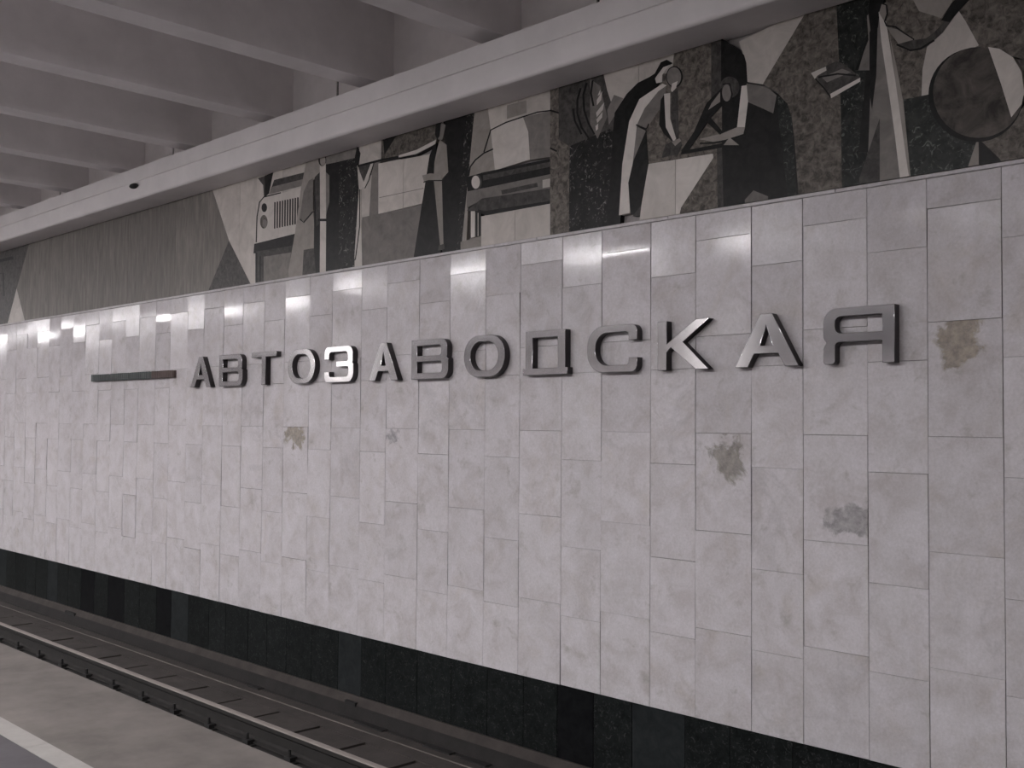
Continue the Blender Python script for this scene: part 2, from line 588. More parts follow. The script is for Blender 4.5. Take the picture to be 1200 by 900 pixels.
# ------------------------------------------------------------------ rest of the hall (behind and around the camera)
wb = box('wall_back', XL, XR, YB - 0.3, YB, -1.6, 5.4, plain('pale_marble_far', (0.68, 0.65, 0.65), 0.35, var=0.1, scale=1.5))
WBM = wb
struct(wb, 'pale marble wall across the opposite track', 'wall')
we = box('wall_right', XR, XR + 0.3, YB, 0.4, -1.6, 5.5, plain('end_wall_stone', (0.25, 0.235, 0.23), 0.6))
struct(we, 'grey stone end wall of the station hall', 'wall')
wl = box('wall_left', XL - 0.3, XL, YB, 0.4, -1.6, 5.5, plain('far_end_stone', (0.55, 0.53, 0.53), 0.6))
struct(wl, 'grey stone wall at the distant end of the hall', 'wall')
ft = box('floor_track_opposite', XL, XR, YB, YB + 3.25, -1.6, -1.28, BED)
struct(ft, 'sooty bed of the opposite track', 'floor')

# fluorescent luminaires hung in a row above the platform centre line
LY, LZ = -8.25, 4.5


def make_lamp():
    t = empty('pendant_luminaire')
    tag(t, 'long fluorescent ceiling luminaire hung above the platform centre line', 'lamp', 'luminaires over the platform')
    L = 1.7
    extrude_profile('housing', [(-0.26, -0.03), (-0.28, -0.03), (-0.24, 0.10), (0.24, 0.10), (0.28, -0.03), (0.26, -0.03), (0.25, 0.0), (-0.25, 0.0)],
                    -L / 2, L / 2, HOUSING, t)
    extrude_profile('diffuser', [(-0.25, -0.005), (-0.24, -0.052), (0.24, -0.052), (0.25, -0.005)], -L / 2 + 0.02, L / 2 - 0.02, TUBE, t)
    for s in (-1, 1):
        link('rod', tube_mesh('rod', (s * 0.45, 0, 0.09), (s * 0.45, 0, 5.36 - LZ), 0.008, 8), HOUSING, t)
    return t


def dup(root, loc):
    r = root.copy()
    COL.objects.link(r)
    r.location = loc
    for ch in root.children:
        c = ch.copy()
        COL.objects.link(c)
        c.parent = r
    return r


lamp0 = make_lamp()
lx = -2.33
lamp0.location = (lx, LY, LZ)
lx -= 3.27
while lx > XL + 1:
    dup(lamp0, (lx, LY, LZ))
    lx -= 3.27


def light_box(x, z0, z1, w, strength, label):  # unseen glowing box, added so that a letter face reflects something bright
    y = LY + 0.5
    t = empty('added_glow_box', (x, y, z0))
    tag(t, label, 'added light')
    bx_ = box('case', -w / 2 - 0.03, w / 2 + 0.03, -0.09, 0.08, -0.03, z1 - z0 + 0.03, HOUSING, t)
    box('panel', -w / 2, w / 2, 0.08, 0.088, 0, z1 - z0, glow('added_glow_panel', (1, 0.96, 0.93), strength), t)
    for s in (-1, 1):
        link('rod', tube_mesh('rod', (s * w * 0.4, 0, z1 - z0), (s * w * 0.4, 0, 5.36 - z0), 0.01, 8), HOUSING, t)
    return t


# places found by mirroring the eye in the letter faces
def mirrored(px, py):
    x, z = on_plane(px, py, -0.06)
    k = (CAM.y + 0.06 + LY + 0.65) / (CAM.y + 0.06)
    return x * k, CAM.z + (z - CAM.z) * k


light_box(mirrored(397, 420)[0], 2.45, 3.55, 0.95, 1.5, 'glowing box added over the far platform to whiten one letter by reflection')
light_box(mirrored(836, 400)[0], 2.3, 3.4, 0.62, 0.65, 'glowing box added over the near platform to make the K gleam by reflection')

# ------------------------------------------------------------------ stone mural
mural = empty('stone_mural', (-9, 0.0, 3.0))
tag(mural, 'inlaid stone mural of factory workers, vehicles and a globe above the tiles', 'mural')
MZ0, MZ1 = Z_TOP, C0 + 0.02
YM = 0.012
_cnt = [0]


def clip_half(pts, ax, val, keep_ge):
    out = []
    n = len(pts)
    for i in range(n):
        a, b = pts[i], pts[(i + 1) % n]
        ia = (a[ax] >= val) == keep_ge or a[ax] == val
        ib = (b[ax] >= val) == keep_ge or b[ax] == val
        if ia:
            out.append(a)
        if ia != ib:
            t = (val - a[ax]) / (b[ax] - a[ax])
            out.append((a[0] + (b[0] - a[0]) * t, a[1] + (b[1] - a[1]) * t))
    return out


def prism(name, pts, y0, y1, mat, parent):
    bm = bmesh.new()
    pts = [p for i, p in enumerate(pts) if (Vector(p) - Vector(pts[i - 1])).length > 1e-4]
    if len(pts) < 3:
        bm.free()
        return None
    f = [bm.verts.new((x, y0, z)) for x, z in pts]
    b = [bm.verts.new((x, y1, z)) for x, z in pts]
    n = len(pts)
    try:
        fr = bm.faces.new(f)
    except ValueError:
        bm.free()
        return None
    for i in range(n):
        j = (i + 1) % n
        bm.faces.new((f[i], f[j], b[j], b[i]))
    bm.faces.new(b[::-1])
    bmesh.ops.recalc_face_normals(bm, faces=bm.faces)
    bmesh.ops.triangulate(bm, faces=[q for q in bm.faces if len(q.verts) > 4])
    c = Vector((sum(p[0] for p in pts) / n, 0, sum(p[1] for p in pts) / n))
    bmesh.ops.translate(bm, verts=bm.verts, vec=-c)
    me = bpy.data.meshes.new(name)
    bm.to_mesh(me)
    bm.free()
    o = link(name, me, mat, parent)
    o.location = c - parent.location
    return o


def piece(pts, mat, split=None, name='stone_inlay', world=False):
    """one inlaid slab; pts are photo pixels carried onto the mural plane; split = slab joint spacing (m)"""
    w = pts if world else [on_plane(px, py, YM) for px, py in pts]
    w = clip_half(w, 1, MZ0, True)
    w = clip_half(w, 1, MZ1, False) if len(w) > 2 else w
    if len(w) < 3:
        return
    parts = [w]
    if split:
        x0 = min(p[0] for p in w)
        x1 = max(p[0] for p in w)
        n = max(1, round((x1 - x0) / split))
        parts = []
        for i in range(n):
            a = x0 + (x1 - x0) * i / n
            b = x0 + (x1 - x0) * (i + 1) / n
            q = w
            if i:
                q = clip_half(q, 0, a + 0.002, True)
            if i < n - 1 and len(q) > 2:
                q = clip_half(q, 0, b - 0.002, False)
            if len(q) > 2:
                parts.append(q)
    for q in parts:
        _cnt[0] += 1
        prism(name, q, YM - 0.00016 * _cnt[0], 0.0295, mat, mural)


def stroke(pts, w, mat):
    """thin inlaid line of pixel width w"""
    L, Rr = [], []
    for i, p in enumerate(pts):
        a = Vector(pts[max(0, i - 1)])
        b = Vector(pts[min(len(pts) - 1, i + 1)])
        d = (b - a).normalized()
        n = Vector((-d.y, d.x)) * w / 2
        L.append((p[0] + n.x, p[1] + n.y))
        Rr.append((p[0] - n.x, p[1] - n.y))
    piece(L + Rr[::-1], mat, name='inlay_line')


def ell(cx, cy, rx, ry, mat, a0=0, a1=360, n=22):
    piece([(cx + rx * math.cos(R(a0 + (a1 - a0) * i / n)), cy + ry * math.sin(R(a0 + (a1 - a0) * i / n))) for i in range(n if a1 - a0 >= 360 else n + 1)], mat)


def xz(px):
    return on_plane(px, 300, YM)[0]


# beyond the picture: plain slabs
piece([(XL, MZ0), (xz(-30), MZ0), (xz(-30), MZ1), (XL, MZ1)], S_STREAK, 1.3, world=True)
piece([(xz(1198), MZ0), (XR, MZ0), (XR, MZ1), (xz(1198), MZ1)], S_BROWN, 1.1, world=True)

# far left
piece([(-60, 270), (36, 270), (34, 288), (20, 338), (6, 395), (-60, 410)], S_DARK)
stroke([(-5, 307), (16, 302)], 3.5, S_BLACK)
stroke([(-4, 322), (4, 320), (5, 347)], 2, S_BLACK)
piece([(20, 338), (6, 392), (34, 388)], S_LIGHT)
piece([(36, 275), (34, 288), (20, 338), (33, 390), (245, 340), (270, 283), (246, 210), (200, 215)], S_STREAK, 1.3)
piece([(269, 282), (243, 345), (298, 338)], S_DARK)
piece([(244, 205), (320, 180), (305, 345), (298, 340), (269, 282)], S_LIGHT, 0.5)
# the off-road car
piece([(303, 190), (366, 175), (350, 300), (301, 330), (301, 240)], S_LIGHT, 0.5)
piece([(303, 209), (321, 203), (312, 231), (310, 231), (309, 217)], S_DARK)
piece([(311, 206), (321, 202), (316, 227), (311, 231)], S_BLACK)
piece([(322, 211), (358, 202), (355, 218), (316, 228)], S_DARK)
piece([(320, 219), (356, 210), (355, 218), (316, 228)], S_GREY)
piece([(307, 233), (355, 220), (347, 274), (302, 285), (302, 250)], S_PALE2, 0.5)
stroke([(301, 284), (302, 254), (305, 237), (310, 231), (330, 226)], 1.3, S_BLACK)
ell(310.5, 243.5, 3.2, 5.2, S_BLACK)
ell(310, 260, 4.4, 8, S_BROWN)
ell(311, 262, 2.6, 5, S_GREY)
for i in range(11):
    x = 323 + i * 3.0
    y = 237 - i * 0.62
    stroke([(x, y), (x - 0.3, y + 31)], 1.5, S_BLACK)
piece([(299, 286), (347, 274), (343, 299), (298, 297)], S_BLACK)
piece([(301, 295), (344, 288), (339, 335), (301, 345)], S_DARK)
piece([(310, 301), (342, 296), (339, 335), (310, 340)], S_GREY)
stroke([(306, 300), (306, 330)], 1.6, S_BLACK)
stroke([(301.5, 296), (301.5, 332)], 2.2, S_BLACK)
# two workers beside it
piece([(361, 185), (380, 178), (378, 202), (367, 212), (368, 246), (372, 292), (370, 330), (340, 335), (339, 318), (347, 272), (354, 220)], S_TAN)
piece([(357, 293), (369, 291), (373, 330), (355, 332)], S_DARK)
piece([(368, 209), (368, 247), (357, 261), (352, 258), (357, 225), (363, 212)], S_GREY)
stroke([(368, 248), (357, 261), (353, 257)], 1.5, S_BLACK)
piece([(370, 208), (377, 201), (385, 300), (384, 330), (372, 330), (369, 290)], S_BLACK)
piece([(380, 175), (424, 163), (420, 186), (383, 194)], S_GREY, 0.6)
piece([(383, 193), (400, 189.5), (398, 330), (383, 330)], S_BLACK)
piece([(399, 189.5), (419, 185), (421, 222), (417, 330), (398, 330)], S_SPECK)
piece([(370, 208), (376, 203), (376, 262), (372, 266)], S_DARK)
piece([(382, 201), (388, 206), (388, 236), (383, 256)], S_GREY)
stroke([(383, 200), (388, 206), (388, 237), (383, 256), (377, 258)], 1.3, S_BLACK)
piece([(376, 188), (383, 188), (383.5, 258), (383, 325), (376, 325), (376.5, 258)], S_LIGHT)
ell(379, 187.5, 4.6, 7.6, S_BLACK)
ell(379.6, 188.5, 3.3, 6.2, S_TAN)
stroke([(374, 258), (384, 258)], 3, S_BLACK)
# woman in a pale dress
piece([(423, 165), (448, 158), (448, 188), (422, 195)], S_LIGHT)
piece([(436, 190), (447, 187), (445, 251), (434, 254)], S_GREY)
piece([(425, 215), (437, 205), (434, 254), (425, 258)], S_LIGHT)
piece([(421, 194), (439, 189), (428, 216)], S_DARK)
piece([(420, 194), (429, 217), (424, 223), (426, 320), (417, 320), (417, 298), (422, 222)], S_PALE2)
stroke([(423, 222), (423, 265), (418, 304), (416, 306)], 1.2, S_BLACK)
piece([(429, 221), (426, 218), (436, 192), (440, 189)], S_PALE2)
stroke([(429, 221), (434, 211), (440, 190)], 1.0, S_BLACK)
piece([(420, 171), (424, 180), (422, 194), (416.5, 189)], S_BLACK)
# panels and the worker with the stretched arm
piece([(449, 155), (517, 135), (513, 168), (471, 184), (448, 190)], S_BROWN, 0.55)
piece([(450, 158), (470, 153), (452, 182)], S_BLACK)
piece([(445, 192), (506, 181), (496, 239), (445, 251)], S_LIGHT, 0.42)
stroke([(446, 232), (498, 221)], 0.8, S_GREY)
stroke([(421, 195), (448, 188), (470, 184)], 2.6, S_BLACK)
piece([(426, 255), (496, 240), (486, 305), (426, 320)], S_GREY, 0.6)
piece([(520, 130), (561, 120), (552, 204), (546, 300), (520, 302), (518, 212), (526, 200)], S_BLACK, 0.45)
piece([(548, 125), (561, 120), (552, 204), (546, 300), (536, 302)], S_SPECK)
piece([(513, 163), (505, 183), (486, 305), (519, 303), (512, 213)], S_BLACK)
piece([(517, 164), (525, 170), (527, 202), (519, 211), (510, 209), (511, 190), (514, 175)], S_TAN)
stroke([(526, 170), (528, 202), (520, 212)], 1.2, S_BLACK)
piece([(510, 210), (519.5, 210), (521.5, 288), (517.5, 288)], S_TAN)
piece([(516, 288), (522, 286), (523, 292), (515, 294)], S_DARK)
piece([(518, 144), (524, 147), (520.5, 164), (515, 164)], S_GREY)
piece([(513, 143), (519, 142), (517, 160), (514, 164), (511.5, 158)], S_BLACK)
piece([(513, 164), (512, 169), (490, 180.5), (469, 185), (469, 182.5), (490, 176)], S_PALE2)
stroke([(512, 170), (490, 182), (470, 186)], 1.3, S_BLACK)
piece([(496.5, 206), (506, 203.5), (520, 205), (520, 211), (504, 211.5), (499, 214)], S_TAN)
stroke([(498, 214), (504, 212), (520, 212)], 1.2, S_BLACK)
# the saloon car
piece([(559, 120), (575, 118), (581, 176), (582, 200), (568, 205), (552, 210), (548, 295), (542, 296), (551, 204)], S_TAN)
piece([(572, 115), (648, 95), (648, 131), (616, 139), (577, 153)], S_LIGHT, 0.42)
piece([(596, 124), (619, 118), (619, 133), (596, 140)], S_TAN)
piece([(577, 153), (616, 138), (622, 157), (624, 187), (582, 200)], S_PALE2, 0.42)
piece([(615, 138), (648, 130), (648, 184), (623, 188), (621, 155)], S_GREY)
stroke([(569, 179), (577, 153), (595, 144), (613, 138), (632, 132), (648, 130), (655, 134)], 1.5, S_BLACK)
stroke([(551, 207), (553, 196), (559, 188), (569, 180), (580, 175)], 1.6, S_BLACK)
piece([(566, 203), (648, 186), (648, 204), (566, 221)], S_BLACK)
piece([(568, 206), (647, 190), (647, 196), (568, 212)], S_DARK)
piece([(549, 208), (567, 203), (568, 221), (550, 225)], S_BLACK)
piece([(549, 225), (648, 204), (648, 224), (568, 234), (549, 244)], S_GREY)
stroke([(569, 220), (648, 203.5)], 1.8, S_BLACK)
stroke([(590, 226), (632, 217)], 5, S_DARK)
piece([(567, 233), (648, 221), (648, 240), (569, 252), (549, 247)], S_DARK)
stroke([(562, 248), (570, 250), (648, 238)], 4.5, S_BLACK)
ell(560.5, 214, 6.4, 9, S_DARK)
ell(559.7, 214, 4.9, 7.6, S_PALE2)
piece([(638, 211.5), (648, 209.5), (648, 219), (638, 221)], S_LIGHT)
piece([(566, 254), (648, 239), (648, 285), (566, 300)], S_LIGHT, 0.42)
piece([(554, 248), (559, 248), (559, 278), (554, 279)], S_PALE2)
piece([(559.5, 247), (566, 249), (566, 277), (559.5, 278)], S_BLACK)
stroke([(562.5, 250), (562.5, 277)], 0.8, S_LIGHT)
stroke([(553.5, 248), (553.5, 279)], 0.8, S_BLACK)
piece([(542, 284), (566, 277), (566, 300), (542, 300)], S_TAN)
# brown column and the ear of wheat
piece([(647, 95), (658, 92), (658, 163), (672, 166), (671, 285), (647, 290)], S_BROWN)
stroke([(647, 174), (655, 178)], 2, S_BLACK)
stroke([(647, 130), (657, 133)], 2, S_BLACK)
piece([(657, 92), (709, 78), (713, 104), (722, 126), (726, 150), (717, 155), (671, 173), (657, 164)], S_DARK, 0.5)
piece([(708, 80), (795, 58), (795, 84), (770, 90), (748, 99), (723, 134), (714, 107)], S_LIGHT, 0.42)
piece([(722, 112), (733, 116), (723, 136), (716, 147), (714, 130)], S_GREY)
piece([(670, 172), (717, 152), (726, 160), (718, 275), (669, 285)], S_SPECK, 0.32)
piece([(694, 93), (706, 102), (714, 138), (703, 163), (694, 149)], S_GREY)
for pts in ([(683, 104), (679, 118), (679, 134), (684, 150), (694, 165)], [(690, 98), (686, 112), (687, 130), (692, 145), (699, 158)],
            [(697, 95), (695, 110), (698, 125)], [(674, 128), (676, 142), (684, 158)]):
    stroke(pts, 2.2, S_BLACK)
for pts in ([(702, 118), (708, 108), (707, 118), (702, 124)], [(701, 133), (710.5, 121), (709, 129.5), (702, 138)],
            [(701.5, 141), (708.5, 132), (708, 138.5), (702.5, 145)], [(700.5, 148.5), (703.5, 145.5), (703.3, 152), (701, 154)],
            [(703, 113), (706, 106), (706, 111)]):
    piece(pts, S_PALE2)
# bending woman
piece([(793, 56), (849, 42), (849, 184), (763, 197), (760, 150), (775, 100), (790, 90)], S_BROWN, 0.45)
piece([(836, 50), (849, 45), (849, 108), (836, 118)], S_DARK)
piece([(770, 87), (777, 74), (784, 71), (791, 75), (783, 80), (775, 89), (775, 98), (752, 130), (743, 140), (738, 160), (734, 190), (729, 270),
       (712, 270), (719, 200), (720, 165), (723, 133), (737, 111), (750, 98), (764, 91)], S_BLACK)
piece([(783, 101), (782, 125), (775, 130), (760, 152), (748, 148), (757, 128), (772, 108)], S_GREY)
piece([(779, 99), (752, 117), (740, 143), (732, 193), (728, 253), (741, 250), (739, 216), (744, 195), (749, 147), (758, 128), (774, 108), (784, 101)], S_PALE2)
piece([(749, 149), (760, 154), (750, 185), (744, 193)], S_GREY)
stroke([(748, 147), (760, 152), (763, 146)], 1.6, S_BLACK)
piece([(760, 153), (763, 198), (754, 234), (755, 251), (742, 252), (739, 215), (745, 189)], S_BLACK)
piece([(754, 241), (764, 249), (762, 253), (744, 254)], S_DARK)
piece([(790, 108), (797, 105), (798, 165), (794, 163), (789, 140)], S_DARK)
piece([(777, 118), (781, 112), (784, 151), (792, 168), (781, 158), (775, 147)], S_BLACK)
piece([(781, 111), (788, 110), (788, 140), (795, 163), (792, 167), (783, 150)], S_PALE2)
ell(793, 91, 9.8, 12.6, S_BLACK)
ell(792.6, 91, 8.4, 11.2, S_GREY)
piece([(789, 107), (790.5, 99), (797, 96), (795, 104), (790.5, 109)], S_PALE2)
piece([(770.5, 93), (774, 88), (780, 80), (788, 77), (784, 81.5), (779, 89), (779, 97), (772, 98.5)], S_PALE2)
piece([(778, 186), (783, 170), (791, 166), (800, 165), (802, 171), (797, 182), (786, 184)], S_DARK)
piece([(790, 167), (799, 163), (801, 166), (794, 172)], S_TAN)
# work table
piece([(763, 193), (838, 181), (839, 188), (801, 260), (752, 262), (755, 238)], S_PALE2, 0.36)
piece([(838, 187), (846, 174), (846, 255), (797, 262), (801, 244)], S_BROWN)
piece([(843, 173), (850, 171), (852, 255), (844, 256)], S_DARK)
# arch and the bending man
piece([(869, 50), (951, 10), (897, 100), (877, 97), (876, 73)], S_LIGHT, 0.55)
piece([(848, 46), (853, 50), (862, 54), (869, 59), (875, 66), (877.5, 75), (879, 100), (848, 112)], S_BLACK)
piece([(875, 97), (890, 100), (902, 104), (914, 111), (926, 123), (931, 140), (934, 165), (940, 245), (851, 255), (849, 169), (849, 107)], S_BLACK, 0.55)
piece([(914, 112), (926, 123), (931, 140), (937, 245), (928, 246), (920, 180), (915, 140)], S_GREEN)
piece([(878, 99), (892, 101), (904, 105), (913, 113), (909, 134), (894, 127), (880, 121), (873, 113)], S_GREY)
piece([(872, 102), (878, 101), (879.5, 120), (875.5, 152), (866.5, 152), (869, 129)], S_PALE2)
piece([(876, 150), (867, 150), (849, 157.5), (822, 164), (838, 167), (852, 165), (874, 158)], S_TAN)
stroke([(823, 169), (838, 168.5), (852, 166.5), (876, 159), (879, 149)], 1.8, S_BLACK)
ell(858, 103.5, 11.5, 12.5, S_DARK)
ell(854.5, 110, 5.2, 10, S_GREY)
stroke([(850, 100), (858, 99), (861, 112), (858, 122)], 1.6, S_BLACK)
piece([(849, 104), (831, 122), (816, 156), (801, 178), (810, 177), (836, 139), (849, 125)], S_BLACK)
piece([(847, 109), (837, 122), (833, 130), (847, 120.5)], S_TAN)
piece([(834, 137), (850, 156), (847, 159), (832, 145)], S_BLACK)
piece([(802, 178), (849, 169), (849, 174), (801, 182)], S_BLACK)
piece([(851, 171), (858, 162), (869, 171)], S_TAN)
piece([(876, 235), (886, 224), (903, 231), (903, 245), (876, 246)], S_GREY)
# granite slab, hand tool and the standing worker
piece([(951, 10), (984, 2), (989, 114), (991, 240), (940, 245), (934, 165), (931, 140), (926, 123), (914, 110), (897, 100)], S_BROWN, 0.4)
piece([(983, 2), (1036, -10), (1030, 80), (1020, 230), (990, 240), (988, 114)], S_GREEN)
piece([(957, 88), (972, 78), (984, 73), (993, 77), (1012, 93), (1011, 97), (977, 116), (969, 106)], S_DARK)
piece([(966, 92), (990, 82), (1000, 86), (972, 98)], S_GREY)
stroke([(958, 93), (969, 105), (977, 116)], 1.6, S_BLACK)
stroke([(962, 92), (985, 88), (1006, 90)], 2, S_BLACK)
piece([(953.5, 87), (971, 79.5), (971.5, 84), (961, 90), (958, 94)], S_PALE2)
piece([(976, 111.5), (1011, 92.5), (1011, 97), (977, 116.5)], S_PALE2)
piece([(1007, 84), (1021, 48), (1024, 84)], S_GREY)
piece([(1019, 20), (1047, 0), (1072, 215), (1018, 230), (1023, 84)], S_GREY, 0.3)
piece([(1010, 210), (1034, 140), (1034, 225), (1010, 228)], S_DARK)
piece([(1022, 40), (1032, 15), (1030, 90), (1025, 130), (1022, 110)], S_BLACK)
piece([(1005, 84), (1021, 42), (1019, 50), (1009, 84)], S_BLACK)
piece([(1018.5, 84), (1024, 84), (1020.5, 180), (1009, 180)], S_BLACK)
piece([(1022, -4), (1043, -8), (1034, 17), (1032, 34), (1024, 44), (1021, 20)], S_BLACK)
# ground and sky stones on the right
piece([(1041, -20), (1090, -30), (1128, -20), (1124, 30), (1090, 60), (1085, 116), (1062, 120), (1049, 66), (1042, 36)], S_BROWN, 0.5)
piece([(1056, -30), (1125, -40), (1119, 4), (1106, 23), (1080, 15)], S_TAN)
piece([(1124, 14), (1145, -20), (1215, -50), (1215, 75), (1149, 56)], S_BROWN, 0.5)
piece([(1126, 14), (1134, 26), (1150, 55), (1136, 62), (1105, 92), (1098, 114), (1083, 115), (1084, 84), (1090, 54)], S_LIGHT, 0.4)
piece([(1062, 118), (1098, 111), (1110, 140), (1125, 156), (1150, 163), (1126, 230), (1068, 235)], S_GREEN)
piece([(1149, 162), (1126, 230), (1152, 225)], S_TAN)
piece([(1150, 163), (1178, 190), (1178, 225), (1150, 225)], S_BLACK)
piece([(1150, 164), (1176, 160), (1215, 110), (1215, 225), (1196, 225), (1174, 187)], S_BROWN, 0.4)
ell(1146.5, 113, 55.5, 55, S_BLACK, n=40)
ell(1149.5, 110, 53, 53, S_GLOBE, n=40)
piece([(1161, 57), (1174, 59), (1190, 69), (1200, 86), (1203, 110), (1200, 124), (1188, 139), (1176, 100)], S_LIGHT, 0.2)
piece([(1033, 16), (1039, 15), (1043, 36), (1053, 100), (1062, 150), (1072, 225), (1060, 228), (1052, 160), (1045, 110), (1036, 50)], S_PALE2)
piece([(1046, 45), (1053, 75), (1062, 122), (1072, 225), (1067, 200), (1053, 100)], S_TAN)
piece([(1036.5, 7), (1041.5, 7), (1042.5, 18), (1039.5, 27), (1033.5, 17)], S_TAN)
stroke([(1037, 6), (1042, 8), (1043, 18), (1040, 27), (1042, 32), (1053, 33.5), (1062, 40), (1074, 48), (1071, 53)], 1.8, S_BLACK)
piece([(1043, 34), (1054, 36), (1073, 48), (1069, 54), (1056, 53), (1047, 41)], S_TAN)
piece([(1072, 49), (1088, 47), (1098, 40), (1108, 29), (1118, 8), (1136, -10), (1144, -4), (1124, 18), (1108, 40), (1088, 58), (1072, 61), (1054, 54)], S_DARK)
piece([(1106, 26), (1118, 6), (1140, -16), (1150, -10), (1126, 16), (1116, 28)], S_BLACK)
stroke([(1054, 54), (1070, 61), (1082, 59), (1098, 49)], 2.2, S_BLACK)

# the mural band across the other track: big slanted slabs, mirrored in the letters
random.seed(11)
x = XR - 0.05
lean = 0.0
while x > XL + 1.5:
    w = random.uniform(0.7, 1.6)
    x2 = x - w
    lean2 = random.uniform(-0.25, 0.25)
    pool = (S_BLACK, S_DARK, S_BROWN, S_DARK, S_GREY) if x > -14 else (S_LIGHT, S_GREY, S_PALE2, S_TAN, S_DARK)
    o = prism('stone_inlay', [(x2 - lean2, MZ0), (x - lean, MZ0), (x + lean - 0.004, C0), (x2 + lean2, C0)], YB, YB + 0.02, random.choice(pool), WBM)
    x, lean = x2, lean2
random.seed(5)

# ------------------------------------------------------------------ metal letters
DEPTH = 0.062
YF = -DEPTH                       # letter face plane
ZL0, ZL1 = 1.917, 2.257


def rp(pts, n=6):
    """rounded polygon: points (x, y[, r])"""
    out = []
    P = [(p[0], p[1], p[2] if len(p) > 2 else 0) for p in pts]
    N = len(P)
    for i in range(N):
        a, b, c = Vector(P[i - 1][:2]), Vector(P[i][:2]), Vector(P[(i + 1) % N][:2])
        r = P[i][2]
        if r <= 0:
            out.append(tuple(b))
            continue
        u, v = (a - b).normalized(), (c - b).normalized()
        ang = math.acos(max(-1, min(1, u.dot(v))))
        t = min(r / math.tan(ang / 2), (a - b).length * 0.5, (c - b).length * 0.5)
        r2 = t * math.tan(ang / 2)
        ctr = b + (u + v).normalized() * (r2 / math.sin(ang / 2))
        s, e = b + u * t - ctr, b + v * t - ctr
        a0, a1 = math.atan2(s.y, s.x), math.atan2(e.y, e.x)
        da = (a1 - a0 + math.pi) % (2 * math.pi) - math.pi
        for k in range(n + 1):
            q = a0 + da * k / n
            out.append((ctr.x + r2 * math.cos(q), ctr.y + r2 * math.sin(q)))
    return out


H = ZL1 - ZL0
VS, HS = 0.078, 0.052             # upright and level stroke


def letter_shape(ch, w):
    if ch == 'А':
        t = 0.085
        a = w / 2
        k = a - t / 2
        xin = lambda z, o: o + (k) * z / H     # left outer edge
        s = 0.098
        return [[(0, 0), (s, 0), (s + k * 0.085 / H, 0.085), (w - s - k * 0.085 / H, 0.085), (w - s, 0), (w, 0), (a + t / 2, H), (a - t / 2, H)],
                [(s + k * 0.135 / H + 0.012, 0.135), (a, H - 0.075), (w - s - k * 0.135 / H - 0.012, 0.135)]]
    if ch == 'В':
        return [rp([(0, 0), (w, 0, 0.075), (w, H * 0.5, 0.05), (w - 0.022, H * 0.53, 0.01), (w - 0.014, H * 0.56, 0.04), (w - 0.014, H, 0.075), (0, H)]),
                rp([(VS, HS), (w - VS, HS, 0.03), (w - VS, H * 0.5 - 0.02, 0.03), (VS, H * 0.5 - 0.02)]),
                rp([(VS, H * 0.5 + 0.03), (w - VS - 0.014, H * 0.5 + 0.03, 0.03), (w - VS - 0.014, H - HS, 0.03), (VS, H - HS)])]
    if ch == 'Т':
        a = w / 2
        return [[(a - VS / 2, 0), (a + VS / 2, 0), (a + VS / 2, H - HS), (w, H - HS), (w, H), (0, H), (0, H - HS), (a - VS / 2, H - HS)]]
    if ch == 'О':
        r = min(0.168, w * 0.45)
        return [rp([(0, 0, r), (w, 0, r), (w, H, r), (0, H, r)], 8),
                rp([(VS, HS, r * 0.74), (w - VS, HS, r * 0.74), (w - VS, H - HS, r * 0.74), (VS, H - HS, r * 0.74)], 8)]
    if ch == 'З':
        m_ = H * 0.5
        return [rp([(0, H * 0.30), (0, 0, 0.10), (w, 0, 0.10), (w, m_, 0.05), (w - 0.02, m_ + 0.012, 0.01), (w - 0.01, m_ + 0.02, 0.05), (w - 0.01, H, 0.12),
                    (0, H, 0.12), (0, H * 0.64), (VS, H * 0.64), (VS, H - HS, 0.05), (w - VS - 0.01, H - HS, 0.04), (w - VS - 0.01, m_ + 0.028, 0.02),
                    (w * 0.42, m_ + 0.028), (w * 0.42, m_ - 0.024), (w - VS, m_ - 0.024, 0.02), (w - VS, HS, 0.04), (VS, HS, 0.04), (VS, H * 0.30)])]
    if ch == 'Д':
        e = 0.024
        return [[(0, 0), (w, 0), (w, HS), (w - e, HS), (w - e, H), (e, H), (e, HS), (0, HS)],
                [(e + VS, HS), (w - e - VS, HS), (w - e - VS, H - HS), (e + VS, H - HS)]]
    if ch == 'С':
        r = 0.15
        return [rp([(w, H * 0.30), (w, 0, r), (0, 0, r), (0, H, r), (w, H, r), (w, H * 0.67), (w - VS, H * 0.67), (w - VS, H - HS, 0.09), (VS, H - HS, 0.11),
                    (VS, HS, 0.11), (w - VS, HS, 0.09), (w - VS, H * 0.30)], 8)]
    if ch == 'К':
        return [[(0, 0), (VS, 0), (VS, H * 0.36), (VS + 0.035, H * 0.46), (w - 0.105, 0), (w, 0), (w * 0.50, H * 0.56), (w, H), (w - 0.105, H), (VS, H * 0.56 - 0.01),
                 (VS, H), (0, H)]]
    if ch == 'Я':
        m_ = H * 0.43
        return [rp([(0, 0, 0.02), (VS, 0, 0.02), (VS, m_ - 0.014, 0.03), (w - VS, m_ - 0.014), (w - VS, 0), (w, 0), (w, H), (0, H, 0.09), (0, m_ + 0.015, 0.05),
                    (0.022, m_ - 0.012, 0.01), (0, m_ - 0.05, 0.04)]),
                rp([(VS, m_ + 0.04, 0.04), (w - VS, m_ + 0.04), (w - VS, H - HS), (VS, H - HS, 0.04)])]


